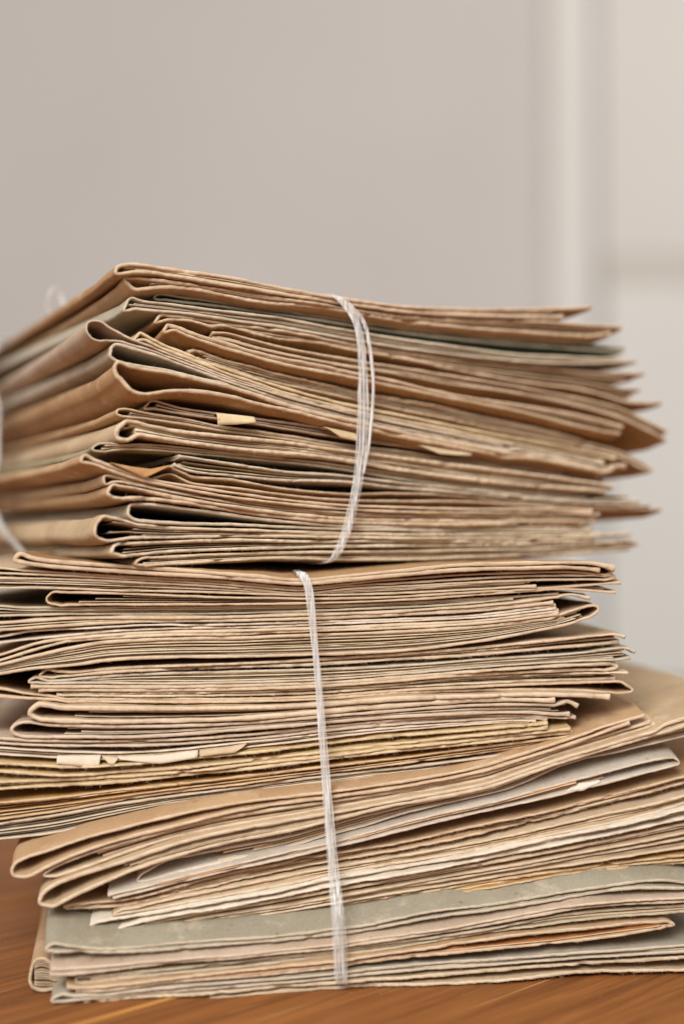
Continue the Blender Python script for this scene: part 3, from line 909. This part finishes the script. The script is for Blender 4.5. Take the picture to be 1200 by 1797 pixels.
slip('paper_slip', 'L', 'long white paper strip right of the two small tabs', '206,1329 280,1327 348,1318', '212,1333 280,1341 347,1330', -1.2, '#e3d6c3')
slip('paper_slip', 'L', 'narrow torn strip ending near the lower twine', '350,1318 400,1312 433,1306', '351,1328 412,1321 424,1313', -1.2, '#dcc9ac')
slip('paper_slip', 'M', 'crumpled bright white scrap inside the hollow pale grey folder', '1000,1384 1015,1375 1052,1369', '990,1391 1024,1387 1054,1372', 0.0, '#ece6dc')


# ------------------------------------------------------------------ plastic twine
def tube_set(name, path, widths, count, rad, parent=None, r=rng, spread=0.0006):
    """many fine plastic filaments that follow one path as a flat ribbon"""
    P = np.array(path)
    L = np.concatenate([[0], np.cumsum(np.linalg.norm(np.diff(P, axis=0), axis=1))])
    n = int(L[-1] / 0.0022)
    w = np.linspace(0, L[-1], n)
    C = np.stack([np.interp(w, L, P[:, k]) for k in range(3)], axis=1)
    for _ in range(3):
        C[1:-1] = (C[:-2] + 2 * C[1:-1] + C[2:]) / 4
    W = np.interp(w, L, widths)
    T = np.gradient(C, axis=0)
    T /= np.linalg.norm(T, axis=1)[:, None] + 1e-12
    return C, W, T, n


def twine(name, label, path, side, widths, count=30, rad=0.00016, loose=None, group='clear plastic twines'):
    P = np.array(path)
    L = np.concatenate([[0], np.cumsum(np.linalg.norm(np.diff(P, axis=0), axis=1))])
    stepw = 0.002
    n = int(L[-1] / stepw)
    w = np.linspace(0, L[-1], n)
    C = np.stack([np.interp(w, L, P[:, k]) for k in range(3)], axis=1)
    for _ in range(4):
        C[1:-1] = (C[:-2] + 2 * C[1:-1] + C[2:]) / 4
    W = np.interp(w, L, widths)
    T = np.gradient(C, axis=0)
    T /= np.linalg.norm(T, axis=1)[:, None] + 1e-12
    S = np.interp(w, L, np.arange(len(P)))
    sd = np.stack([np.interp(w, L, np.array(side)[:, k]) for k in range(3)], axis=1)
    sd -= T * np.sum(sd * T, axis=1)[:, None]
    sd /= np.linalg.norm(sd, axis=1)[:, None] + 1e-12
    nr = np.cross(T, sd)
    verts, faces = [], []
    K = 5
    ang = np.arange(K) / K * 2 * math.pi
    for c in range(count):
        a0 = (c + 0.5) / count - 0.5 + rng.uniform(-0.04, 0.04)
        lat = W * (a0 + 0.07 * noise1(n, stepw, 0.03) + 0.03 * noise1(n, stepw, 0.008))
        dep = 0.00032 * noise1(n, stepw, 0.018) + rng.uniform(-0.0003, 0.0003)
        rr = rad * rng.choice([0.5, 0.7, 1.0, 1.5, 2.2]) * (1 + 0.25 * noise1(n, stepw, 0.012))
        flat = rng.uniform(0.5, 1.0)
        ctr = C + sd * lat[:, None] + nr * dep[:, None]
        ring = (ctr[:, None, :] + sd[:, None, :] * (np.cos(ang)[None, :, None] * rr[:, None, None])
                + nr[:, None, :] * (np.sin(ang)[None, :, None] * rr[:, None, None] * flat))
        base = len(verts) * 0 + sum(len(v_) for v_ in verts)
        verts.append(ring.reshape(-1, 3))
        idx = base + np.arange(n * K).reshape(n, K)
        j = np.roll(np.arange(K), -1)
        faces.append(np.stack([idx[:-1], idx[:-1][:, j], idx[1:][:, j], idx[1:]], axis=2).reshape(-1, 4))
    V = np.concatenate(verts)
    Q = np.concatenate(faces)
    return V, Q


def front(fk, s, v):
    face = FACES[fk]
    out = []
    for x, y in pts(s):
        uz = face.uz(x, y, v)
        out.append(face.at(uz[0], v, uz[1]))
    return out


def loop_path(face, frontpts, depth, ztop, zbot, du_top=0.0, du_bot=0.0):
    """front run, then under the bundle, up its back and over the top"""
    a, b = frontpts[0], frontpts[-1]
    ua, ub = np.dot(a - face.p0, face.d), np.dot(b - face.p0, face.d)
    va, vb = np.dot(a - face.p0, face.b), np.dot(b - face.p0, face.b)
    pre = [face.at(ua + du_top, depth, (ztop + zbot) / 2), face.at(ua + du_top, depth, ztop), face.at(ua + du_top * 0.2, 0.06, ztop),
           face.at(ua, max(va, 0.0) + 0.012, ztop)]
    post = [face.at(ub, max(vb, 0.0) + 0.012, zbot), face.at(ub + du_bot * 0.2, 0.06, zbot), face.at(ub + du_bot, depth, zbot),
            face.at(ub + du_bot, depth, (ztop + zbot) / 2)]
    return pre + frontpts + post


def build_twine(label, face, path, widths, count, rad, name='plastic_twine', strands=()):
    side = [face.d] * len(path)
    org = tuple(np.array(path).mean(axis=0))
    root = empty(name, org)
    tag(root, label, 'twine', 'clear plastic twines')
    V, Q = twine(name, label, path, side, widths, count, rad)
    mesh_obj('ribbon', V, Q, [M_TWINE], root, None, None, np.zeros(len(Q), int), np.ones(len(Q), bool))
    for sp_, sw, sc in strands:
        V, Q = twine(name, label, sp_, [face.d] * len(sp_), sw, sc, rad)
        mesh_obj('loose_strand', V, Q, [M_TWINE], root, None, None, np.zeros(len(Q), int), np.ones(len(Q), bool))
    return root


def mmw(px):
    return px / F * 0.58


fu = front('U', '592,519 606,536 626,562 633,600 637,660 638,720 635,780 628,850 613,915 598,960 583,985', -0.0045)
ztu = UPPER.uz(600, 519, 0)[1] + 0.0012
zbu = UPPER.uz(600, 986, 0)[1] - 0.0006
pu = loop_path(UPPER, fu, 0.325, ztu, zbu)
wu = [0.9 * q for q in [mmw(14)] * 4 + [mmw(x) for x in (13, 13, 15, 16, 18, 22, 22, 20, 20, 17, 14)] + [mmw(13)] * 4]
su = front('U', '606,528 640,562 648,600 654,650 655,690 652,740 647,785 638,830', -0.0045)
build_twine('twine round the upper bundle with a loose strand beside it', UPPER, pu, wu, 20, 0.00013,
            strands=[(su, [mmw(8), mmw(8), mmw(6), mmw(5), mmw(5), mmw(5), mmw(5), mmw(4)], 7)])

ft = (front('L', '524,1004 534,1008 541,1022', -0.0065)
      + front('L', '545,1060 552,1130 559,1205', -0.0075)
      + front('L', '566,1290 572,1370', -0.0090)
      + front('M', '579,1460 586,1540', -0.0070)
      + front('B', '592,1610 597,1680 600,1733', -0.0035))
ztl = LOWER.uz(530, 1003, 0)[1]
pl_ = loop_path(LOWER, ft, 0.26, ztl, 0.0009)
wl = [0.8 * q for q in [mmw(16)] * 4 + [mmw(x) for x in (18, 18, 18, 17, 14, 14, 15, 17, 21, 25, 27, 28, 27)] + [mmw(26)] * 4]
build_twine('long straight twine down the front of the lower bundle', LOWER, pl_, wl, 24, 0.00013)

# second loop of the upper bundle: it crosses the spines near the left frame edge
SPN = Face(215, 0.560, 24.0)
def spine_pt(u, v, z):
    return UPPER.at(u, v, z)
zs = [UPPER.uz(215, y, 0)[1] for y in (461, 560, 640, 760, 860, 930, 992)]
us = (-0.006, -0.017, -0.013, -0.015, -0.022, -0.018, -0.010)
vs = (0.235, 0.200, 0.195, 0.185, 0.165, 0.150, 0.125)
sidep = [spine_pt(u, v_, z) for u, v_, z in zip(us, vs, zs)]
ps = [spine_pt(0.21, 0.25, zs[0] - 0.01), spine_pt(0.08, 0.245, zs[0] + 0.001)] + sidep + [spine_pt(0.06, 0.12, zs[-1])]
root = empty('plastic_twine', tuple(sidep[3]))
tag(root, 'blurred twine crossing the folder spines at the left frame edge', 'twine', 'clear plastic twines')
V, Q = twine('t', '', ps, [UPPER.b] * len(ps), [mmw(32)] * len(ps), 34, 0.0002)
mesh_obj('ribbon', V, Q, [M_TWINE], root, None, None, np.zeros(len(Q), int), np.ones(len(Q), bool))
kz = UPPER.uz(215, 461, 0)[1]
kp = [UPPER.at(0.001 + 0.004 * math.cos(a), 0.125 + 0.004 * math.sin(a * 2), kz + 0.004 + 0.007 * math.sin(a)) for a in np.linspace(-1.4, 4.5, 16)]
V, Q = twine('t', '', kp, [UPPER.b] * len(kp), [0.004] * len(kp), 9, 0.00016)
mesh_obj('knot_loop', V, Q, [M_TWINE], root, None, None, np.zeros(len(Q), int), np.ones(len(Q), bool))
